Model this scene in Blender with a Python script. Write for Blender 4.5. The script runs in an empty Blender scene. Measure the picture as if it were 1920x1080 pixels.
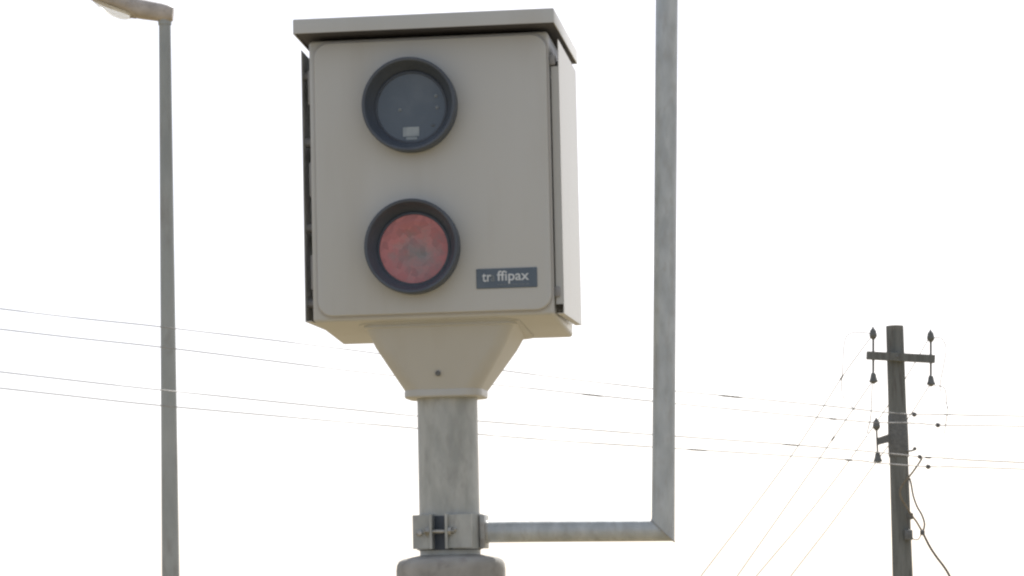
import bpy, bmesh, math, random
from mathutils import Vector, Matrix, noise
random.seed(7)
R = math.radians
scn = bpy.context.scene
COL = scn.collection

# ------------------------------------------------------------------ camera
F, PITCH, ROLL = 6425.15, 0.09363, -0.02144          # focal length in pixels of a 1920 frame
CAMZ = 1.6
FW = Vector((0, math.cos(PITCH), math.sin(PITCH)))
UP0 = Vector((0, -math.sin(PITCH), math.cos(PITCH)))
RT0 = Vector((1, 0, 0))
RT = RT0 * math.cos(ROLL) + UP0 * math.sin(ROLL)
UP = -RT0 * math.sin(ROLL) + UP0 * math.cos(ROLL)
cam = bpy.data.cameras.new('camera')
cam.sensor_width = 36
cam.lens = 36 * F / 1920
cam.clip_start = 0.1
cam.clip_end = 6000
camo = bpy.data.objects.new('camera', cam)
COL.objects.link(camo)
m = Matrix((RT, UP, -FW)).transposed().to_4x4()
m.translation = (0, 0, CAMZ)
camo.matrix_world = m
scn.camera = camo

# ------------------------------------------------------------------ sky and sun
SUN_EL = R(36)
SUN_AZ = R(18)           # clockwise from +Y (the view direction): behind the housing, to the right
w = bpy.data.worlds.new('World')
scn.world = w
w.use_nodes = True
nt = w.node_tree
sky = nt.nodes.new('ShaderNodeTexSky')
sky.sky_type = 'NISHITA'
sky.sun_disc = False
sky.sun_elevation = SUN_EL
sky.sun_rotation = SUN_AZ
sky.air_density = 0.5
sky.dust_density = 1.9
sky.ozone_density = 1.0
bg = nt.nodes['Background']
bg.inputs['Strength'].default_value = 0.10
# thin even veil of high cloud over the whole dome, whitening the clear sky
veil = nt.nodes.new('ShaderNodeMix')
veil.data_type = 'RGBA'
veil.inputs['Factor'].default_value = 0.55
veil.inputs['B'].default_value = (5.0, 5.15, 5.5, 1)
nt.links.new(sky.outputs[0], veil.inputs['A'])
nt.links.new(veil.outputs['Result'], bg.inputs['Color'])
sun = bpy.data.lights.new('sun', 'SUN')
sun.energy = 3.3
sun.angle = R(0.53)
sun.color = (1.0, 0.97, 0.92)
suno = bpy.data.objects.new('sun', sun)
COL.objects.link(suno)
sd = Vector((math.sin(SUN_AZ) * math.cos(SUN_EL), math.cos(SUN_AZ) * math.cos(SUN_EL), math.sin(SUN_EL)))
suno.rotation_euler = sd.to_track_quat('Z', 'Y').to_euler()
suno.location = (6, 12, 14)

vs = scn.view_settings
vs.view_transform = 'Standard'
vs.look = 'None'
vs.exposure = 0.88
vs.gamma = 1.0
vs.use_curve_mapping = False
scn.cycles.filter_width = 2.4


# ------------------------------------------------------------------ helpers
def at(px, py, Y):
    """world point at depth plane Y seen at pixel px, py of the 1920x1080 photograph"""
    d = FW + RT * ((px - 960) / F) - UP * ((py - 540) / F)
    t = Y / d.y
    return Vector((0, 0, CAMZ)) + d * t


def mesh_obj(name, bm, mat, parent=None, loc=None, smooth=None):
    me = bpy.data.meshes.new(name)
    bmesh.ops.recalc_face_normals(bm, faces=bm.faces[:])
    if smooth is not None:
        for f in bm.faces:
            f.smooth = True
        for e in bm.edges:
            if len(e.link_faces) == 2 and e.calc_face_angle(0) > R(smooth):
                e.smooth = False
    bm.to_mesh(me)
    bm.free()
    me.materials.append(mat)
    o = bpy.data.objects.new(name, me)
    COL.objects.link(o)
    if parent:
        o.parent = parent
    if loc:
        o.location = loc
    return o


def empty(name, loc, rz=0.0):
    o = bpy.data.objects.new(name, None)
    o.empty_display_size = 0.2
    COL.objects.link(o)
    o.location = loc
    o.rotation_euler = (0, 0, rz)
    return o


def tag(o, label, cat, group=None):
    o['label'] = label
    o['category'] = cat
    if group:
        o['group'] = group
    return o


def box(x0, x1, y0, y1, z0, z1, bev=0.0, seg=2, bm=None):
    own = bm is None
    b = bmesh.new()
    bmesh.ops.create_cube(b, size=1)
    for v in b.verts:
        v.co = Vector(((x0 + x1) / 2 + v.co.x * (x1 - x0), (y0 + y1) / 2 + v.co.y * (y1 - y0), (z0 + z1) / 2 + v.co.z * (z1 - z0)))
    if bev:
        bmesh.ops.bevel(b, geom=b.edges[:], offset=bev, segments=seg, profile=0.5, affect='EDGES')
    if own:
        return b
    join(bm, b)
    return bm


def join(dst, src, mat=None):
    mp = {}
    for v in src.verts:
        mp[v] = dst.verts.new(mat @ v.co if mat else v.co)
    for f in src.faces:
        try:
            dst.faces.new([mp[v] for v in f.verts])
        except ValueError:
            pass
    src.free()
    return dst


def loft(rings, cap=True, closed=True):
    bm = bmesh.new()
    rv = [[bm.verts.new(p) for p in r] for r in rings]
    n = len(rv[0])
    for a, b in zip(rv, rv[1:]):
        for i in range(n if closed else n - 1):
            j = (i + 1) % n
            bm.faces.new((a[i], a[j], b[j], b[i]))
    if cap:
        bm.faces.new(rv[0][::-1])
        bm.faces.new(rv[-1])
    return bm


def lathe(prof, seg=32, cap=True, axis='Z', c=(0, 0, 0), wob=0.0):
    """prof: list of (radius, height) revolved about an axis through c"""
    rings = []
    for r, h in prof:
        ring = []
        for i in range(seg):
            a = 2 * math.pi * i / seg
            q = Vector((math.cos(a) * r, math.sin(a) * r, h))
            if axis == 'Y':
                q = Vector((q.x, h, q.y))
            elif axis == 'X':
                q = Vector((h, q.x, q.y))
            if wob:
                q += Vector((q.x, q.y, 0)).normalized() * wob * noise.noise(Vector((math.cos(a) * 1.5, math.sin(a) * 1.5, h * 2.2)))
            ring.append(q + Vector(c))
        rings.append(ring)
    return loft(rings, cap)


def tube(pts, rad, seg=10, cap=True):
    pts = [Vector(p) for p in pts]
    rings = []
    n = len(pts)
    ref = None
    for i, p in enumerate(pts):
        t = (pts[min(i + 1, n - 1)] - pts[max(i - 1, 0)]).normalized()
        if ref is None:
            ref = Vector((0, 0, 1)) if abs(t.z) < 0.9 else Vector((0, 1, 0))
        a = t.cross(ref).normalized()
        b = a.cross(t).normalized()
        ref = b
        r = rad[i] if isinstance(rad, (list, tuple)) else rad
        rings.append([p + a * math.cos(2 * math.pi * k / seg) * r + b * math.sin(2 * math.pi * k / seg) * r for k in range(seg)])
    return loft(rings, cap)


def spline(pts, sub=8):
    """Catmull-Rom through pts"""
    P = [Vector(p) for p in pts]
    P = [P[0] * 2 - P[1]] + P + [P[-1] * 2 - P[-2]]
    out = []
    for i in range(1, len(P) - 2):
        for k in range(sub):
            t = k / sub
            a, b, c, d = P[i - 1], P[i], P[i + 1], P[i + 2]
            out.append(0.5 * ((2 * b) + (c - a) * t + (2 * a - 5 * b + 4 * c - d) * t * t + (3 * b - a - 3 * c + d) * t ** 3))
    out.append(P[-2])
    return out


def rounded_rect(hx, hz, r, seg=6, cx=0.0, cz=0.0):
    out = []
    for sx, sz, a0 in ((1, 1, 0), (-1, 1, 90), (-1, -1, 180), (1, -1, 270)):
        for k in range(seg + 1):
            a = R(a0 + 90 * k / seg)
            out.append((cx + sx * (hx - r) + math.cos(a) * r, cz + sz * (hz - r) + math.sin(a) * r))
    return out


# ------------------------------------------------------------------ materials
def material(name, c1, c2, rough=0.5, metal=0.0, scale=8.0, detail=6.0, bump=0.0, stretch=(1, 1, 1), c3=None, scale3=60.0, amt3=0.5, rvar=0.1, spec=0.5, lo=0.35, hi=0.65, gain=1.0):
    c1, c2 = [v * gain for v in c1], [v * gain for v in c2]
    c3 = [v * gain for v in c3] if c3 else None
    mt = bpy.data.materials.new(name)
    mt.use_nodes = True
    n, l = mt.node_tree.nodes, mt.node_tree.links
    b = n['Principled BSDF']
    tc = n.new('ShaderNodeTexCoord')
    mp = n.new('ShaderNodeMapping')
    mp.inputs['Scale'].default_value = stretch
    l.new(tc.outputs['Object'], mp.inputs[0])
    ns = n.new('ShaderNodeTexNoise')
    ns.inputs['Scale'].default_value = scale
    ns.inputs['Detail'].default_value = detail
    l.new(mp.outputs[0], ns.inputs['Vector'])
    cr = n.new('ShaderNodeValToRGB')
    cr.color_ramp.elements[0].position = lo
    cr.color_ramp.elements[1].position = hi
    cr.color_ramp.elements[0].color = (*c1, 1)
    cr.color_ramp.elements[1].color = (*c2, 1)
    l.new(ns.outputs[0], cr.inputs[0])
    col = cr.outputs[0]
    if c3:
        n3 = n.new('ShaderNodeTexNoise')
        n3.inputs['Scale'].default_value = scale3
        n3.inputs['Detail'].default_value = 4
        l.new(mp.outputs[0], n3.inputs['Vector'])
        r3 = n.new('ShaderNodeValToRGB')
        r3.color_ramp.elements[0].position = 0.52
        r3.color_ramp.elements[1].position = 0.72
        r3.color_ramp.elements[0].color = (0, 0, 0, 1)
        r3.color_ramp.elements[1].color = (amt3, amt3, amt3, 1)
        l.new(n3.outputs[0], r3.inputs[0])
        mx = n.new('ShaderNodeMix')
        mx.data_type = 'RGBA'
        l.new(r3.outputs[0], mx.inputs['Factor'])
        l.new(col, mx.inputs['A'])
        mx.inputs['B'].default_value = (*c3, 1)
        col = mx.outputs['Result']
    l.new(col, b.inputs['Base Color'])
    b.inputs['Metallic'].default_value = metal
    b.inputs['Specular IOR Level'].default_value = spec
    mr = n.new('ShaderNodeMapRange')
    mr.inputs['To Min'].default_value = max(0.02, rough - rvar)
    mr.inputs['To Max'].default_value = min(1, rough + rvar)
    l.new(ns.outputs[0], mr.inputs['Value'])
    l.new(mr.outputs[0], b.inputs['Roughness'])
    if bump:
        bp = n.new('ShaderNodeBump')
        bp.inputs['Strength'].default_value = bump
        bp.inputs['Distance'].default_value = 0.01
        l.new(ns.outputs[0], bp.inputs['Height'])
        l.new(bp.outputs[0], b.inputs['Normal'])
    return mt


PAINT = material('grey_beige_paint', (0.436, 0.443, 0.421), (0.478, 0.484, 0.465), 0.42, scale=2.6, detail=8, c3=(0.38, 0.36, 0.31), scale3=9, amt3=0.35, bump=0.02, stretch=(1, 1, 0.16))
PAINT_DARK = material('grey_trim_paint', (0.38, 0.375, 0.36), (0.43, 0.42, 0.40), 0.5, scale=4)
GALV = material('galvanised_steel', (0.315, 0.33, 0.315), (0.43, 0.445, 0.425), 0.48, metal=0.2, scale=30, detail=10, stretch=(1, 1, 0.45), c3=(0.28, 0.28, 0.27), scale3=70, amt3=0.5, bump=0.12)
GALV_DULL = material('dull_galvanised_steel', (0.30, 0.30, 0.28), (0.44, 0.45, 0.44), 0.55, metal=0.2, scale=9, detail=10, c3=(0.24, 0.21, 0.17), scale3=30, amt3=0.6, bump=0.15)
BOLT = material('bolt_steel', (0.22, 0.22, 0.20), (0.45, 0.45, 0.43), 0.4, metal=0.7, scale=60)
CONCRETE = material('grey_concrete', (0.265, 0.26, 0.24), (0.37, 0.362, 0.34), 0.9, scale=11, detail=12, c3=(0.19, 0.18, 0.17), scale3=28, amt3=0.7, bump=0.5)
GALV_PALE = material('pale_galvanised_steel', (0.37, 0.40, 0.41), (0.49, 0.525, 0.535), 0.48, metal=0.2, scale=34, detail=10, stretch=(1, 1, 0.4), c3=(0.34, 0.34, 0.33), scale3=70, amt3=0.5, bump=0.12)
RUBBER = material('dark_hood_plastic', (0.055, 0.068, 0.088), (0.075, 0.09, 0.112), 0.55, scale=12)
GLASSDARK = material('smoky_window_glass', (0.064, 0.084, 0.104), (0.084, 0.104, 0.124), 0.12, scale=5, rvar=0.05, c3=(0.13, 0.15, 0.165), scale3=14, amt3=0.4)
STICKER = material('pale_sticker', (0.22, 0.26, 0.28), (0.36, 0.40, 0.41), 0.6, scale=50)
PLATE = material('slate_nameplate', (0.075, 0.105, 0.14), (0.10, 0.13, 0.165), 0.4, scale=20)
LETTER = material('pale_lettering', (0.52, 0.56, 0.58), (0.60, 0.63, 0.65), 0.5, scale=60)
LETTER_DIM = material('faded_lettering', (0.15, 0.175, 0.19), (0.18, 0.205, 0.22), 0.5, scale=60)
DARKGAP = material('dark_inner_metal', (0.24, 0.24, 0.24), (0.30, 0.30, 0.30), 0.6, scale=15)
SOFFIT = material('shade_toned_soffit', (0.055, 0.055, 0.066), (0.075, 0.075, 0.088), 0.7, scale=12)  # shadow under the roof lip is put into this dark colour
WOOD = material('weathered_dark_timber', (0.12, 0.127, 0.118), (0.19, 0.197, 0.184), 0.85, scale=10, detail=10, stretch=(1, 1, 0.10), c3=(0.09, 0.083, 0.076), scale3=26, amt3=0.8, bump=0.6)
WOOD_END = material('cut_timber_end', (0.20, 0.18, 0.15), (0.28, 0.26, 0.22), 0.85, scale=30)
IRON = material('dark_line_iron', (0.105, 0.11, 0.11), (0.155, 0.16, 0.156), 0.6, scale=30)
PORCELAIN = material('dark_glazed_porcelain', (0.10, 0.107, 0.10), (0.14, 0.146, 0.138), 0.35, scale=20)
CABLE = material('dark_cable_sheath', (0.05, 0.047, 0.042), (0.09, 0.085, 0.075), 0.6, scale=30)
CABLE_TAN = material('brown_cable_sheath', (0.15, 0.125, 0.085), (0.22, 0.185, 0.13), 0.6, scale=30)
WIRE = material('weathered_line_wire', (0.16, 0.16, 0.16), (0.22, 0.22, 0.22), 0.6, metal=0.0, gain=1.5, scale=20)
SLEEVE = material('splice_sleeve', (0.10, 0.10, 0.10), (0.16, 0.16, 0.16), 0.5, metal=0.3, scale=30)
LAMPBODY = material('lamp_head_enamel', (0.34, 0.31, 0.275), (0.45, 0.415, 0.375), 0.5, scale=7, c3=(0.27, 0.24, 0.205), scale3=22, amt3=0.5)
LAMPPOST = material('lamp_post_steel', (0.265, 0.285, 0.275), (0.365, 0.385, 0.372), 0.5, metal=0.2, scale=3, detail=10, stretch=(1, 1, 0.35), c3=(0.2, 0.19, 0.17), scale3=8, amt3=0.5, bump=0.1)
GROUND = material('dry_sandy_soil', (0.24, 0.185, 0.105), (0.36, 0.285, 0.17), 0.95, scale=0.35, detail=12, c3=(0.20, 0.19, 0.09), scale3=2.2, amt3=0.7, bump=0.6, gain=1.0)

# red flash filter: red rim, centre reflection painted as a mottled grey-brown heart
RED = bpy.data.materials.new('red_filter_glass')
RED.use_nodes = True
n, l = RED.node_tree.nodes, RED.node_tree.links
b = n['Principled BSDF']
tc = n.new('ShaderNodeTexCoord')
ln = n.new('ShaderNodeVectorMath')
ln.operation = 'LENGTH'
mpg = n.new('ShaderNodeMapping')
mpg.inputs['Location'].default_value = (-0.012, 0, 0.012)
mpg.inputs['Scale'].default_value = (1, 0, 1)
l.new(tc.outputs['Object'], mpg.inputs[0])
l.new(mpg.outputs[0], ln.inputs[0])
ns = n.new('ShaderNodeTexNoise')
ns.inputs['Scale'].default_value = 34
ns.inputs['Detail'].default_value = 6
ns.inputs['Roughness'].default_value = 0.65
l.new(tc.outputs['Object'], ns.inputs['Vector'])
ma = n.new('ShaderNodeMath')
ma.operation = 'MULTIPLY_ADD'
ma.inputs[1].default_value = 0.13
l.new(ns.outputs[0], ma.inputs[0])
l.new(ln.outputs['Value'], ma.inputs[2])
cr = n.new('ShaderNodeValToRGB')
e = cr.color_ramp.elements
e[0].position = 0.06
e[0].color = (0.20, 0.18, 0.178, 1)
e[1].position = 0.135
e[1].color = (0.43, 0.15, 0.145, 1)
el = e.new(0.10)
el.color = (0.31, 0.172, 0.165, 1)
l.new(ma.outputs[0], cr.inputs[0])
vo = n.new('ShaderNodeTexVoronoi')
vo.inputs['Scale'].default_value = 58
l.new(tc.outputs['Object'], vo.inputs['Vector'])
vr = n.new('ShaderNodeSeparateColor')
l.new(vo.outputs['Color'], vr.inputs[0])
vm = n.new('ShaderNodeMapRange')
vm.inputs['To Min'].default_value = 0.85
vm.inputs['To Max'].default_value = 1.15
l.new(vr.outputs[0], vm.inputs['Value'])
mm = n.new('ShaderNodeVectorMath')
mm.operation = 'SCALE'
l.new(cr.outputs[0], mm.inputs[0])
l.new(vm.outputs[0], mm.inputs['Scale'])
l.new(mm.outputs[0], b.inputs['Base Color'])
b.inputs['Roughness'].default_value = 0.22
bp = n.new('ShaderNodeBump')
bp.inputs['Strength'].default_value = 0.25
bp.inputs['Distance'].default_value = 0.004
l.new(ns.outputs[0], bp.inputs['Height'])
l.new(bp.outputs[0], b.inputs['Normal'])

BOWL = bpy.data.materials.new('lamp_bowl_acrylic')
BOWL.use_nodes = True
n, l = BOWL.node_tree.nodes, BOWL.node_tree.links
b = n['Principled BSDF']
b.inputs['Base Color'].default_value = (0.86, 0.85, 0.80, 1)
b.inputs['Roughness'].default_value = 0.25
tr = n.new('ShaderNodeBsdfTransparent')
tr.inputs['Color'].default_value = (0.97, 0.97, 0.94, 1)
mx = n.new('ShaderNodeMixShader')
mx.inputs[0].default_value = 0.6
ns = n.new('ShaderNodeTexNoise')
ns.inputs['Scale'].default_value = 12
mr = n.new('ShaderNodeMapRange')
mr.inputs['To Min'].default_value = 0.55
mr.inputs['To Max'].default_value = 0.7
l.new(ns.outputs[0], mr.inputs['Value'])
l.new(mr.outputs[0], mx.inputs[0])
l.new(b.outputs[0], mx.inputs[1])
l.new(tr.outputs[0], mx.inputs[2])
l.new(mx.outputs[0], n['Material Output'].inputs['Surface'])

# ------------------------------------------------------------------ ground
bm = bmesh.new()
N = 90
S = 2500.0


def gpos(i):
    t = 2 * i / N - 1
    return S * math.copysign(abs(t) ** 3, t)


gv = [[bm.verts.new((gpos(i), gpos(j), 0.05 * noise.noise(Vector((gpos(i) * 0.12, gpos(j) * 0.12, 0))) - 0.03)) for j in range(N + 1)] for i in range(N + 1)]
for i in range(N):
    for j in range(N):
        bm.faces.new((gv[i][j], gv[i + 1][j], gv[i + 1][j + 1], gv[i][j + 1]))
g = mesh_obj('ground', bm, GROUND, smooth=60)
g['kind'] = 'structure'

# ------------------------------------------------------------------ speed camera on its pole
YAW = -0.13309
BX, BY, ZB = -0.1799, 7.82082, 2.26982       # front centre of the side shields; bottom height of the housing
PY = 0.175                                   # pole axis lies this far behind the shields' front edges
cy, sy = math.cos(YAW), math.sin(YAW)


def housing_world(x, y, z=0.0):
    return Vector((BX + x * cy - y * sy, BY + x * sy + y * cy, z))


cam_root = empty('speed_camera', housing_world(0, PY), YAW)
tag(cam_root, 'grey beige roadside speed camera with two round windows on a galvanised pole', 'speed camera')
OFF = (0, -PY, 0)


def part(name, bm, mat, parent=None, smooth=30):
    """parts are written in housing coordinates: x right, y back, z world height"""
    o = mesh_obj(name, bm, mat, parent or cam_root, smooth=smooth)
    if parent is None:
        o.location = OFF
    return o


H = 0.639
D = 0.349
# body: a shallow steel cabinet, open edges softened; its front frame carries the door
bm = box(-0.279, 0.279, -0.018, D, ZB - 0.028, ZB + 0.650, 0.008, 3)


def floor_z(y):                              # the cabinet floor falls towards the back, its top follows the roof
    return ZB - 0.003 - 0.025 * (y + 0.018) / (D + 0.018)


for v in bm.verts:
    if v.co.z < ZB:
        v.co.z += floor_z(v.co.y) - (ZB - 0.028)
    elif v.co.z > ZB + 0.6:
        v.co.z -= 0.0547 * (v.co.y + 0.018)
body = part('cabinet', bm, PAINT)
# door panel with rounded corners, proud of the cabinet; a dark joint runs round it
cx, hx = 0.0055, 0.2695
cz, hz = ZB + 0.3250, 0.3165
ro = rounded_rect(hx, hz, 0.034, 8, cx, cz)
rg = rounded_rect(hx + 0.004, hz + 0.004, 0.037, 8, cx, cz)
rj = rounded_rect(hx - 0.005, hz - 0.005, 0.030, 8, cx, cz)
rk = rounded_rect(hx - 0.0015, hz - 0.0015, 0.033, 8, cx, cz)
gasket = part('door_gasket', loft([[(x, -0.017, z) for x, z in rg], [(x, -0.0205, z) for x, z in rg], [(x, -0.0205, z) for x, z in rk]]), PAINT_DARK, body)
door = part('door', loft([[(x, -0.018, z) for x, z in ro], [(x, -0.0275, z) for x, z in ro], [(x, -0.0295, z) for x, z in rk], [(x, -0.0300, z) for x, z in rj]]), PAINT)

# two side shields standing off the cabinet on spacers
for s in (-1, 1):
    zt = ZB + H + 0.006
    b2 = box(0.2985, 0.3005, 0.0, D, ZB, zt - 0.02, 0.0006, 1)
    for v in b2.verts:                                   # top edge slopes back with the roof
        if v.co.z > ZB + 0.3:
            v.co.z -= 0.0716 * v.co.y - 0.012
            if v.co.y < 0.02:
                v.co.z -= 0.004
    # folded front return
    box(0.2850, 0.2984, 0.001, D - 0.002, ZB + 0.0005, ZB + 0.0022, 0, 1, b2)
    if s > 0:
        box(0.2825, 0.2985, 0.0005, 0.002, ZB + 0.022, zt - 0.075, 0, 1, b2)
    if s < 0:
        for v in b2.verts:
            v.co.x = -v.co.x
    sh = part('side_shield', b2, PAINT)
    for zz in (0.045, 0.22, 0.42, 0.575):
        part('spacer', lathe([(0.011, 0.2795), (0.011, 0.2984)], 12, axis='X', c=(0, 0.03, ZB + zz)) if s > 0 else lathe([(0.011, -0.2984), (0.011, -0.2795)], 12, axis='X', c=(0, 0.03, ZB + zz)), DARKGAP, sh)
        part('spacer', lathe([(0.011, 0.2795), (0.011, 0.2984)], 12, axis='X', c=(0, D - 0.05, ZB + zz)) if s > 0 else lathe([(0.011, -0.2984), (0.011, -0.2795)], 12, axis='X', c=(0, D - 0.05, ZB + zz)), DARKGAP, sh)

# hinge leaves in the left gap, latch in the right gap
for zz in (0.115, 0.33, 0.545):
    part('hinge', box(-0.2865, -0.2795, 0.004, 0.030, ZB + zz - 0.04, ZB + zz + 0.04, 0.002, 2), DARKGAP, body)
for zz in (0.05, 0.585):
    part('latch', box(0.2795, 0.2925, -0.006, 0.016, ZB + zz - 0.012, ZB + zz + 0.012, 0.003, 2), DARKGAP, body)

# roof: folded sheet cap, sloping back, with lips all round
RW2, RF, RZ, RH, RB, RD = 0.3023, -0.085, ZB + 0.6913, 0.0338, D + 0.0231, 0.025
bm = bmesh.new()


def rz(y, dz):
    return RZ + dz - RD * (y - RF) / (RB - RF)


t = 0.0022
o8, i8 = [], []
outer_t = [bm.verts.new((x, y, rz(y, 0))) for x, y in ((-RW2, RF), (RW2, RF), (RW2, RB), (-RW2, RB))]
outer_b = [bm.verts.new((x, y, rz(y, -RH))) for x, y in ((-RW2, RF), (RW2, RF), (RW2, RB), (-RW2, RB))]
inn = ((-RW2 + t, RF + t), (RW2 - t, RF + t), (RW2 - t, RB - t), (-RW2 + t, RB - t))
inner_b = [bm.verts.new((x, y, rz(y, -RH))) for x, y in inn]
inner_t = [bm.verts.new((x, y, rz(y, -t))) for x, y in inn]
bm.faces.new(outer_t)
bm.faces.new(inner_t[::-1])
for A, B in ((outer_t, outer_b), (outer_b, inner_b), (inner_b, inner_t)):
    for i in range(4):
        j = (i + 1) % 4
        bm.faces.new((A[i], B[i], B[j], A[j]))
bmesh.ops.bevel(bm, geom=[e for e in bm.edges if all(v in outer_t or v in outer_b for v in e.verts) and not all(v in outer_b for v in e.verts)], offset=0.003, segments=2, profile=0.5, affect='EDGES')
roof = part('roof', bm, PAINT)

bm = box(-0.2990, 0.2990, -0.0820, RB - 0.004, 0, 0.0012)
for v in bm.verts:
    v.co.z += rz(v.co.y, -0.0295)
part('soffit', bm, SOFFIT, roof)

# round windows: projecting hoods with a funnel inside, pane at the bottom
for k, (wx, wz, kind) in enumerate(((-0.0385, ZB + 0.4858, 'lens'), (-0.0385, ZB + 0.1596, 'flash'))):
    prof = [(0.1080, -0.0297), (0.1090, -0.060), (0.1085, -0.0735), (0.1060, -0.0755), (0.1015, -0.0745), (0.0985, -0.066), (0.0860, -0.036), (0.0810, -0.0325), (0.0800, -0.0306), (0.108, -0.0306)]
    gz = wz - 0.003
    hood = part('window_hood', lathe(prof, 56, cap=False, axis='Y', c=(wx, 0, wz)), RUBBER, smooth=40)
    part('retaining_ring', lathe([(0.0850, -0.0325), (0.0850, -0.0362), (0.0840, -0.0370), (0.0798, -0.0370), (0.0790, -0.0360), (0.0790, -0.0325)], 56, cap=False, axis='Y', c=(wx, 0, gz)), RUBBER, hood, 40)
    if kind == 'lens':
        pane = part('window_pane', lathe([(0.0835, -0.0306), (0.0835, -0.0335), (0.06, -0.0338), (0.001, -0.0339)], 56, axis='Y', c=(wx, 0, gz)), GLASSDARK)
        part('sticker', box(wx - 0.020, wx + 0.018, -0.0350, -0.0342, wz - 0.070, wz - 0.048, 0.0003, 1), STICKER, pane)
        part('sticker', box(wx - 0.013, wx + 0.013, -0.0350, -0.0342, wz - 0.0775, wz - 0.0715, 0.0003, 1), STICKER, pane)
        for sx, sz in ((-0.026, -0.007), (0.060, -0.005), (0.058, 0.022), (0.05, -0.045)):
            part('screw', lathe([(0.0042, -0.0335), (0.0042, -0.0352), (0.0025, -0.0360)], 12, axis='Y', c=(wx + sx, 0, wz + sz)), LETTER_DIM if sz > -0.04 else GLASSDARK, pane)
    else:
        bmr = lathe([(0.0835, -0.0306), (0.0835, -0.033), (0.078, -0.0345), (0.074, -0.0335), (0.066, -0.0350), (0.062, -0.0340), (0.053, -0.0353), (0.049, -0.0343), (0.038, -0.0355), (0.034, -0.0346), (0.02, -0.0357), (0.001, -0.0357)], 56, axis='Y', c=(0, 0, 0))
        pr = part('flash_filter', bmr, RED)
        pr.location = (wx, -PY, gz)
        pr['label'] = 'red flash filter behind the lower window'

# nameplate with its lettering
plate = part('nameplate', box(0.104, 0.244, -0.0325, -0.0300, ZB + 0.0598, ZB + 0.1052, 0.0012, 1), PLATE)


def letters(txt, x, z, size, mat, sx=1.0):
    cu = bpy.data.curves.new('lettering', 'FONT')
    cu.body = txt
    cu.size = size
    cu.extrude = 0.0004
    cu.offset = 0.00035
    tmp = bpy.data.objects.new('lettering_tmp', cu)
    COL.objects.link(tmp)
    me = bpy.data.meshes.new_from_object(tmp)
    bpy.data.objects.remove(tmp)
    for v in me.vertices:
        v.co = Vector((x + v.co.x * sx, -0.0330 - v.co.z, z + v.co.y))
    me.materials.clear()
    me.materials.append(mat)
    o = bpy.data.objects.new('lettering', me)
    COL.objects.link(o)
    o.parent = plate
    return o


letters('tr', 0.1180, ZB + 0.0762, 0.0325, LETTER, 0.88)
letters('a', 0.1365, ZB + 0.0765, 0.0300, LETTER_DIM, 0.85)
letters('ffipax', 0.1520, ZB + 0.0772, 0.0320, LETTER, 1.06)
bm = bmesh.new()
xx = 0.152
while xx < 0.226:
    ww = random.uniform(0.003, 0.009)
    box(xx, xx + ww, -0.0333, -0.0324, ZB + 0.0670, ZB + 0.0688, 0, 1, bm)
    xx += ww + random.uniform(0.0015, 0.004)
part('fine_print', bm, LETTER_DIM, plate, None)

# mounting neck: square flange lofted down to a round socket
secs = [(-0.0050, 0.177, 0.150, 0.030), (-0.0150, 0.177, 0.150, 0.030), (-0.0180, 0.172, 0.145, 0.032), (-0.060, 0.1520, 0.130, 0.034), (-0.100, 0.1270, 0.1135, 0.037), (-0.140, 0.1015, 0.0985, 0.041),
        (-0.158, 0.0905, 0.0905, 0.045), (-0.1625, 0.0915, 0.0915, 0.047), (-0.1730, 0.0915, 0.0915, 0.050), (-0.1755, 0.0895, 0.0895, 0.052), (-0.1755, 0.074, 0.074, 0.06)]
rings = []
for z, a, d, r in secs:
    rings.append([(0.006 * (z + 0.17) / 0.15 - 0.002 + x, PY + y, ZB + z) for x, y in rounded_rect(a, d, min(r, a - 0.001, d - 0.001), 8)])
neck = part('mounting_neck', loft(rings), PAINT, smooth=35)
part('screw', lathe([(0.0062, 0.0), (0.0062, -0.004), (0.004, -0.0055)], 14, axis='Y', c=(-0.004, PY - 0.1065, ZB - 0.1235)), IRON, neck)
part('flange_rim', loft([[(0.004 + x, PY + y, floor_z(PY + y) + 0.001) for x, y in rounded_rect(0.188, 0.160, 0.036, 8)], [(0.004 + x, PY + y, floor_z(PY + y) - 0.0035) for x, y in rounded_rect(0.187, 0.159, 0.036, 8)]]), PAINT, neck)

# pole and the thick sleeve below it
pole = part('pole', lathe([(0.0705, 0.2), (0.0705, 1.2), (0.0705, ZB - 0.16)], 48, c=(0, PY, 0)), GALV, smooth=40)
sl = [(0.131, -0.05), (0.1275, 0.8), (0.1268, ZB - 0.5745), (0.1252, ZB - 0.5620), (0.1205, ZB - 0.5530), (0.111, ZB - 0.5480), (0.090, ZB - 0.5435), (0.0712, ZB - 0.5400)]
dense = []
for (r0, h0), (r1, h1) in zip(sl, sl[1:]):
    k = max(1, int(abs(h1 - h0) / 0.05))
    dense += [(r0 + (r1 - r0) * i / k, h0 + (h1 - h0) * i / k) for i in range(k)]
dense.append(sl[-1])
part('base_sleeve', lathe(dense, 56, c=(0, PY, 0), wob=0.003), CONCRETE, smooth=50)

# ------------------------------------------------------------------ angled tube bracket clamped to the pole
br = empty('sign_post', housing_world(0, PY, ZB - 0.4865), YAW)
tag(br, 'bare galvanised tube post bent off a clamp on the speed camera pole', 'post')
# clamp coordinates: origin on the pole axis at mid height of the clamp
cz0, cz1 = -0.0405, 0.0405


def band(a0, a1, r0, r1, n=28):
    rings = []
    for i in range(n + 1):
        a = R(a0 + (a1 - a0) * i / n)
        c, s = math.cos(a), math.sin(a)
        rings.append([(c * r0, s * r0, cz0), (c * r1, s * r1, cz0), (c * r1, s * r1, cz1), (c * r0, s * r0, cz1)])
    return loft(rings)


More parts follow.
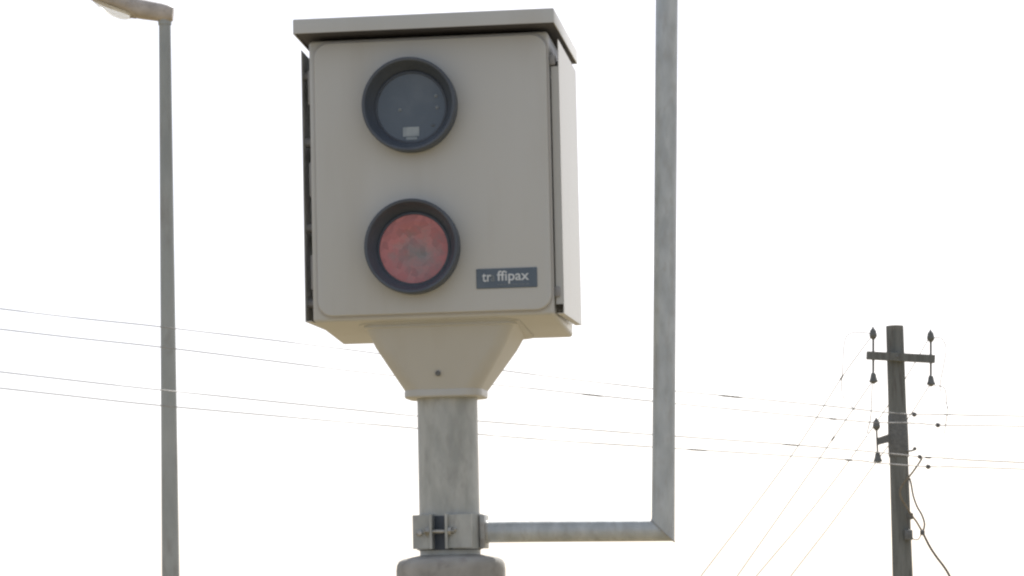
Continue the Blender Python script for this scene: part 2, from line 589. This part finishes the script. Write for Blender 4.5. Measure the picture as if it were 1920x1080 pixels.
# angles: -90 faces the camera; gap between the two halves at about -98
left = band(-253, -111, 0.0724, 0.0774)
right = band(-76, 67, 0.0724, 0.0774)


def ear(bm, x, y0, y1, th):
    return box(x - th / 2, x + th / 2, y0, y1, cz0, cz1, 0.0012, 1, bm)


ear(left, -0.0300, -0.098, -0.066, 0.006)
ear(right, 0.0060, -0.098, -0.0705, 0.006)
box(-0.0745, -0.0320, -0.0815, -0.0760, cz0 + 0.0015, cz1 - 0.0015, 0.001, 1, left)
box(0.0085, 0.0640, -0.0815, -0.0760, cz0 + 0.0015, cz1 - 0.0015, 0.001, 1, right)
cl1 = mesh_obj('clamp_half', left, GALV, br, smooth=30)
cl2 = mesh_obj('clamp_half', right, GALV, br, smooth=30)


mesh_obj('gap_shade_ring', lathe([(0.0707, cz0 - 0.002), (0.0722, cz0 - 0.002), (0.0722, cz1 - 0.004), (0.0707, cz1 - 0.004)], 40, cap=False), RUBBER, cl1, smooth=40)  # dark ring added to paint the shade between the clamp ears


def hexnut(x0, x1, r, y, z):
    return lathe([(r, x0), (r, x1)], 6, axis='X', c=(0, y, z))


for zz in (0.0,):
    mesh_obj('bolt', tube([(-0.047, -0.089, zz), (0.024, -0.089, zz)], 0.0048, 12), BOLT, cl1, smooth=40)
    mesh_obj('nut', hexnut(-0.0425, -0.0335, 0.0095, -0.089, zz), BOLT, cl1)
    mesh_obj('nut', hexnut(0.0095, 0.0175, 0.0095, -0.089, zz), BOLT, cl2)
mesh_obj('bolt', lathe([(0.0075, -0.0812), (0.0075, -0.087), (0.0045, -0.0885)], 6, axis='Y', c=(-0.058, 0, -0.003)), BOLT, cl1)
mesh_obj('bolt', lathe([(0.0065, -0.0812), (0.0065, -0.086), (0.004, -0.088)], 6, axis='Y', c=(0.0225, 0, 0.004)), BOLT, cl2)
# lug that carries the arm
mesh_obj('lug', box(0.0745, 0.0860, -0.032, 0.040, cz0 + 0.001, cz1 - 0.002, 0.002, 2), GALV_DULL, br, smooth=30)
ARM_Z = -0.0045
px0, lean = 0.4978, 0.0325
czc = ARM_Z - 0.0045                                          # mitre centre height
bm = tube([(0.0845, 0, ARM_Z + 0.0025), (0.2, 0, ARM_Z + 0.001), (px0, 0, czc)], 0.0246, 32)
for v in bm.verts:
    if abs(v.co.x - px0) < 0.002:
        v.co.x = px0 - 0.0006 - (v.co.z - czc)
arm = mesh_obj('arm', bm, GALV_PALE, br, smooth=40)
mesh_obj('weld_bead', lathe([(0.0225, 0.0850), (0.0268, 0.0866), (0.0262, 0.0905), (0.0228, 0.0935)], 28, axis='X', c=(0, 0, ARM_Z + 0.0025)), GALV_DULL, arm, smooth=50)
pz0, pz1 = czc, 2.45
bm = tube([(px0 + lean * k * (pz1 - pz0) / 6, 0, pz0 + k * (pz1 - pz0) / 6) for k in range(7)], 0.0262, 36)
for v in bm.verts:
    if abs(v.co.z - pz0) < 0.004:
        v.co.z = pz0 - (v.co.x - px0)
post = mesh_obj('upright', bm, GALV_PALE, br, smooth=40)
mesh_obj('end_cap', lathe([(0.0272, pz1 - 0.02), (0.0272, pz1), (0.020, pz1 + 0.006)], 28, c=(px0 + lean * (pz1 - pz0), 0, 0)), RUBBER, post, smooth=40)
mesh_obj('weld_bead', tube([(px0 + math.cos(R(a)) * 0.0263 , math.sin(R(a)) * 0.0263, czc - math.cos(R(a)) * 0.0263) for a in range(0, 361, 12)], 0.0016, 6, False), GALV_DULL, post, smooth=60)

# ------------------------------------------------------------------ street lamp
LY = 34.0
PXM = F / LY
top = at(309, 42, LY)
low = at(320, 1080, LY)
dirp = (low - top) / (low.z - top.z)
base = top + dirp * (0 - top.z)
lamp = empty('street_lamp', (base.x, base.y, 0))
tag(lamp, 'tall grey street lamp post with a tilted lamp head left of the speed camera', 'street lamp')


def L(px, py, dy=0.0):
    return at(px, py, LY) - Vector((base.x, base.y, 0)) + Vector((0, dy, 0))


zt = top.z
r_top, r_low = 22.5 / 2 / PXM, 33.0 / 2 / PXM
slope = (r_low - r_top) / (zt - low.z)
pts, rad = [], []
for k in range(15):
    z = -0.05 + (zt + 0.06 + 0.05) * k / 14
    p = base + dirp * z
    pts.append(Vector((p.x - base.x, p.y - base.y, z)))
    rad.append(r_top + slope * (zt - z))
mesh_obj('post', tube(pts, rad, 28), LAMPPOST, lamp, smooth=40)
q = pts[-1]
head_prof = [  # px x, top y, bottom y, half width (m)
    (325.5, 14, 24, 0.050), (324, 12.5, 39, 0.075), (316, 9.5, 42, 0.090), (304, 6.5, 40.5, 0.100), (286, 3, 38, 0.112), (266, -1, 35.5, 0.125), (252, -4, 33, 0.138), (244, -6, 28.5, 0.146),
    (228, -9.5, 22.5, 0.158), (210, -13, 16.5, 0.165), (192, -16.5, 9.5, 0.160), (176, -18.5, 2.5, 0.140), (164, -18.5, -4, 0.105), (156, -16, -9, 0.055)]
rings = []
for x, yt, yb, hw in head_prof:
    a, b_ = L(x, yt), L(x, yb)
    c = (a + b_) / 2
    up = (a - b_) / 2
    ring = []
    for k in range(24):
        t_ = 2 * math.pi * k / 24
        cc, ss = math.cos(t_), math.sin(t_)
        e_ = 0.7
        ring.append(c + up * (math.copysign(abs(ss) ** e_, ss)) + Vector((0, hw * math.copysign(abs(cc) ** 0.8, cc), 0)))
    rings.append(ring)
hd = mesh_obj('lamp_head', loft(rings), LAMPBODY, lamp, smooth=45)
bowl_prof = [(248, 29.5, 32, 0.075), (243, 27, 34.5, 0.105), (236, 24, 37.0, 0.122), (225, 20, 35.8, 0.135), (212, 15.5, 31.2, 0.140), (198, 10, 23.5, 0.134), (185, 4, 13.5, 0.115), (176, 0, 4.5, 0.085), (171, -2.5, -0.5, 0.05)]
rings = []
for x, yt, yb, hw in bowl_prof:
    a, b_ = L(x, yt), L(x, yb)
    ring = []
    for k in range(24):
        t_ = 2 * math.pi * k / 24
        cc, ss = math.cos(t_), math.sin(t_)
        ring.append((a + (b_ - a) * ss if ss > 0 else a - (b_ - a) * 0.1 * ss) + Vector((0, hw * cc, 0)))
    rings.append(ring)
mesh_obj('lamp_bowl', loft(rings), BOWL, hd, smooth=60)
mesh_obj('post_collar', tube([pts[-1] - Vector((0, 0, 0.085)), pts[-1] - Vector((0, 0, 0.02))], 0.068, 24), LAMPPOST, lamp, smooth=40)
mesh_obj('head_latch', tube([L(256, 33.5, -0.02), L(244, 32.0, -0.02)], 0.014, 10), LAMPBODY, hd, smooth=40)

# ------------------------------------------------------------------ utility pole
UY = 44.0
UPX = F / UY
utop = at(1677.5, 612, UY)
ulow = at(1692.5, 1080, UY)
ud = (ulow - utop) / (ulow.z - utop.z)
ub = utop + ud * (0 - utop.z)
util = empty('utility_pole', (ub.x, ub.y, 0))
tag(util, 'dark timber utility pole with short crossarm and insulators behind the speed camera', 'utility pole')


def U(px, py, dy=0.0):
    return at(px, py, UY) - Vector((ub.x, ub.y, 0)) + Vector((0, dy, 0))


def udir(v):
    return v


axis_at = lambda z: Vector((ud.x * z, ud.y * z, z))
pts, rad = [], []
r0, r1 = 33 / 2 / UPX, 37.5 / 2 / UPX
for k in range(40):
    z = -0.2 + (utop.z + 0.2) * k / 39
    pts.append(axis_at(z))
    rad.append((r0 + (r1 - r0) * (utop.z - z) / (utop.z - ulow.z)) * (1 + 0.03 * noise.noise(Vector((0, 3, z * 1.3)))))
tb = mesh_obj('pole', tube(pts, rad, 26), WOOD, util, smooth=50)
mesh_obj('pole_top', lathe([(r0 * 1.004, utop.z - 0.055), (r0 * 1.004, utop.z - 0.01), (r0 * 0.97, utop.z + 0.008), (r0 * 0.5, utop.z + 0.016)], 24, c=(ud.x * utop.z, ud.y * utop.z, 0)), WOOD_END, tb, smooth=40)
# iron band at the lower bracket
zA, zB_ = U(1690, 857).z, U(1690, 778).z
mesh_obj('iron_band', tube([axis_at(zA), axis_at(zA + 0.02), axis_at((zA + zB_) / 2), axis_at(zB_)], [r1 * 0.99, r1 * 1.035, r1 * 1.03, r1 * 0.985], 26), IRON, util, smooth=40)
# crossarm bolted to the front
fy = -r0 - 0.045


def beam(p, q, hh, hd_):
    p, q = Vector(p), Vector(q)
    d = (q - p).normalized()
    up = Vector((0, 0, 1)) - d * d.z
    up.normalize()
    s = d.cross(up)
    rings = []
    for c in (p, q):
        rings.append([c + up * a * hh + s * b__ * hd_ for a, b__ in ((1, 1), (1, -1), (-1, -1), (-1, 1))])
    bm = loft(rings)
    bmesh.ops.bevel(bm, geom=bm.edges[:], offset=0.004, segments=1, affect='EDGES')
    return bm


arm = mesh_obj('crossarm', beam(U(1622.5, 668, fy), U(1750, 675, fy), 0.052, 0.045), WOOD, util)
mesh_obj('bolt', lathe([(0.018, fy - 0.044), (0.018, fy - 0.062), (0.012, fy - 0.066)], 8, axis='Y', c=(U(1679, 671).x, 0, U(1679, 671).z)), IRON, arm)


def insulator(p, up, parent):
    """bell with two petticoats, its pin end at p, pointing up (1) or down (-1)"""
    s = 1 if up else -1
    prof_up = [(0.016, -0.010), (0.030, 0.002), (0.044, 0.020), (0.050, 0.042), (0.047, 0.066), (0.040, 0.088), (0.043, 0.098), (0.030, 0.118), (0.016, 0.134), (0.006, 0.158)]
    prof_dn = [(0.016, -0.006), (0.030, 0.006), (0.036, 0.030), (0.040, 0.056), (0.048, 0.084), (0.058, 0.104), (0.056, 0.114), (0.034, 0.124), (0.014, 0.140)]
    prof = [(r, s * h) for r, h in (prof_up if up else prof_dn)]
    return mesh_obj('insulator', lathe(prof, 20, c=p), PORCELAIN, parent, smooth=50)


for xt, yt, yb in ((1635, 637, 701), (1742.5, 642, 706)):
    a, b_ = U(xt, yt, fy), U(xt, yb, fy)
    mesh_obj('insulator_pin', tube([b_, a], 0.0155, 12), IRON, util, smooth=40)
    insulator(a, True, util)
    insulator(b_, False, util)
# side bracket with two more insulators
bk = loft([[U(1672, 812, -0.06 + d) for d in (0, 0.05)] + [U(1672, 828, -0.06 + d) for d in (0.05, 0)],
           [U(1645, 821, -0.06 + d) for d in (0, 0.05)] + [U(1645, 835, -0.06 + d) for d in (0.05, 0)]])
mesh_obj('bracket', bk, IRON, util)
a, b_ = U(1643, 806, -0.035), U(1645, 849, -0.035)
mesh_obj('insulator_pin', tube([b_, a], 0.0125, 12), IRON, util, smooth=40)
insulator(a, True, util)
insulator(b_, False, util)
# small hook irons right of the band
mesh_obj('hook', tube(spline([U(1696, 846, -0.1), U(1706, 846, -0.1), U(1712, 844, -0.1), U(1714, 841, -0.1)]), 0.012, 8), IRON, util, smooth=50)
mesh_obj('hook_knob', lathe([(0.006, -0.024), (0.022, -0.014), (0.026, 0.004), (0.014, 0.022)], 14, c=U(1713.5, 842, -0.1)), IRON, util, smooth=50)

# cables down the pole
cbl = [
    (CABLE_TAN, 0.013, [(1726, 860, -0.16), (1721, 868, -0.18), (1712, 881, -0.19), (1703, 893, -0.19), (1690, 908, -0.20), (1684, 922, -0.20), (1688, 937, -0.2), (1698, 953, -0.19), (1706, 966, -0.17), (1716, 979, -0.15), (1727, 998, -0.15)]),
    (CABLE, 0.012, [(1703, 897, -0.14), (1706, 908, -0.14), (1710, 930, -0.14), (1717, 950, -0.14), (1726, 966, -0.14), (1731, 982, -0.14), (1729, 994, -0.15), (1727, 998, -0.15)]),
    (CABLE, 0.015, [(1727, 998, -0.15), (1740, 1024, -0.15), (1753, 1044, -0.15), (1768, 1064, -0.15), (1779, 1083, -0.15), (1806, 1140, -0.15), (1850, 1215, -0.15), (1960, 1372, -0.15)]),
    (CABLE, 0.007, [(1704, 1006, -0.15), (1712, 1012, -0.16), (1720, 1011, -0.16), (1724, 1003, -0.15), (1726, 998, -0.15)]),
]
for mt, r, pp in cbl:
    mesh_obj('drop_cable', tube(spline([U(*p) for p in pp], 6), r, 8), mt, util, smooth=50)
mesh_obj('cable_clamp', lathe([(0.012, -0.035), (0.03, -0.022), (0.032, 0.02), (0.012, 0.035)], 12, c=U(1727, 999, -0.15)), IRON, util, smooth=50)
mesh_obj('cable_clamp', lathe([(0.012, -0.045), (0.028, -0.03), (0.028, 0.03), (0.012, 0.045)], 10, c=U(1706, 968, -0.15)), IRON, util, smooth=50)
mesh_obj('junction_box', box(0, 0.10, 0, 0.08, 0, 0.13, 0.008, 2), IRON, util, loc=U(1694, 1013, -r1 - 0.06), smooth=40)

# thin jumper wires looping off the insulators
jump = [
    [(1631, 627, fy), (1610, 625, fy), (1590, 628, fy), (1581, 645, fy), (1578, 690, fy), (1577, 740, fy), (1578, 782, fy - 1.5)],
    [(1633, 722, fy), (1632, 750, fy), (1630, 785, fy), (1624, 815, fy), (1616, 846, fy - 1)],
    [(1748, 635, fy), (1762, 636, fy), (1771, 655, fy), (1766, 690, fy), (1760, 730, fy), (1757, 775, fy - 1)],
    [(1749, 725, fy), (1762, 726, fy), (1770, 735, fy), (1773, 775, fy), (1769, 815, fy), (1764, 857, fy - 1)],
]
for pp in jump:
    mesh_obj('jumper_wire', tube(spline([U(*p) for p in pp], 6), 0.0062, 6), WIRE, util, smooth=50)

# ------------------------------------------------------------------ overhead wires
WR0, WR1 = 0.0047, 0.0076
lines = [
    ('topmost of the four thin overhead wires crossing behind the speed camera',
     [(-700, 492), (76, 588), (308, 613.5), (650, 655), (945, 695), (1200, 726), (1380, 744), (1560, 762), (1660, 773), (1714, 777), (1780, 777), (1848, 779), (2300, 786)],
     [(1345, 1390, 0.020), (1709, 1719, 0.030), (1768, 1784, 0.016)]),
    ('second from the top of the four thin overhead wires crossing behind the speed camera',
     [(-700, 535), (76, 626), (320, 653), (700, 700), (945, 723), (1110, 740.5), (1300, 760), (1560, 785), (1640, 792), (1712, 793), (1759, 797), (1848, 798), (2300, 806)],
     [(1089, 1133, 0.018), (1556, 1570, 0.020), (1700, 1717, 0.014), (1754, 1764, 0.030)]),
    ('third from the top of the four thin overhead wires crossing behind the speed camera',
     [(-700, 615), (76, 706), (320, 733), (760, 778), (905, 790), (1200, 813), (1480, 833.5), (1645, 848), (1732, 857), (1780, 859), (1848, 864), (2300, 884)],
     [(1466, 1502, 0.018), (1722, 1728, 0.026), (1733, 1746, 0.024), (1764, 1782, 0.014)]),
    ('lowest of the four thin overhead wires crossing behind the speed camera',
     [(-700, 650), (76, 736), (330, 763), (780, 803), (905, 815), (1100, 830), (1310, 843.5), (1590, 862), (1645, 868), (1741, 875), (1848, 877), (2300, 894)],
     [(1287, 1330, 0.018), (1582, 1597, 0.022), (1736, 1746, 0.030)]),
]


def wy(px):
    return 31.0 + (px - 76) * (40.5 - 31.0) / (1640 - 76)


for label, pp, marks in lines:
    P3 = spline([at(x, y, wy(x)) for x, y in pp], 8)
    root = empty('overhead_wire', P3[0])
    tag(root, label, 'wire', 'overhead wires')
    P3 = [p - P3[0] for p in P3]
    n_ = len(P3)
    mesh_obj('wire', tube(P3, [WR0 + (WR1 - WR0) * i / (n_ - 1) for i in range(n_)], 6), WIRE, root, smooth=60)
    W3 = [p + root.location for p in P3]

    def on_wire(px):
        # point of the wire seen nearest to pixel column px
        best = None
        for a, b_ in zip(W3, W3[1:]):
            for t_ in (0, .25, .5, .75):
                p = a.lerp(b_, t_)
                d = p - Vector((0, 0, CAMZ))
                x = 960 + F * d.dot(RT) / d.dot(FW)
                if best is None or abs(x - px) < best[0]:
                    best = (abs(x - px), p)
        return best[1] - root.location
    for x0, x1, r in marks:
        a, b_ = on_wire(x0), on_wire(x1)
        if x1 - x0 < 12:
            c = (a + b_) / 2
            mesh_obj('wire_clamp', lathe([(r * 0.3, -r), (r * 0.9, -r * 0.6), (r, 0), (r * 0.85, r * 0.6), (r * 0.3, r)], 12, c=c), SLEEVE, root, smooth=50)
        else:
            mesh_obj('splice_sleeve', tube([a, a.lerp(b_, 0.2), a.lerp(b_, 0.8), b_], [r * 0.35, r * 0.6, r * 0.6, r * 0.35], 8), SLEEVE, root, smooth=50)

# wires running down from the pole's insulators to the lower left
down = [
    ('thin wire sloping down left from the upper left insulator of the utility pole', [(1633, 632), (1578, 708), (1530, 785), (1480, 860), (1400, 968), (1325, 1066)], (1574, 1582), 44.0 + fy),
    ('thin wire sloping down left from the lower left insulator of the utility pole', [(1635, 716), (1562, 822), (1535, 862), (1470, 955), (1395, 1062)], (1556, 1566), 44.0 + fy),
    ('thin wire sloping down left from the upper right insulator of the utility pole', [(1742, 634), (1700, 706), (1655, 775), (1580, 880), (1500, 983), (1425, 1072)], None, 44.3),
    ('thin wire sloping down left from the lower right insulator of the utility pole', [(1742, 724), (1700, 788), (1630, 884), (1560, 980), (1492, 1068)], None, 44.3),
]
for label, pp, mark, y0 in down:
    n_ = len(pp)
    P3 = [at(x, y, y0 + 5.0 * (pp[0][0] - x) / 300) for x, y in pp]
    dlast = (P3[-1] - P3[-2]).normalized()
    P3.append(P3[-1] + dlast * (P3[-1].z / -dlast.z))
    P3 = spline(P3, 6)
    root = empty('service_wire', P3[-1])
    tag(root, label, 'wire', 'service wires')
    Q = [p - P3[-1] for p in P3]
    mesh_obj('wire', tube(Q, 0.0063, 6), WIRE, root, smooth=60)
    if mark:
        k = 6
        a, b_ = Q[k - 1], Q[k + 1]
        c = Q[k]
        d = (b_ - a).normalized() * 0.07
        mesh_obj('splice_sleeve', tube([c - d, c - d * 0.5, c + d * 0.5, c + d], [0.006, 0.012, 0.012, 0.006], 8), SLEEVE, root, smooth=50)
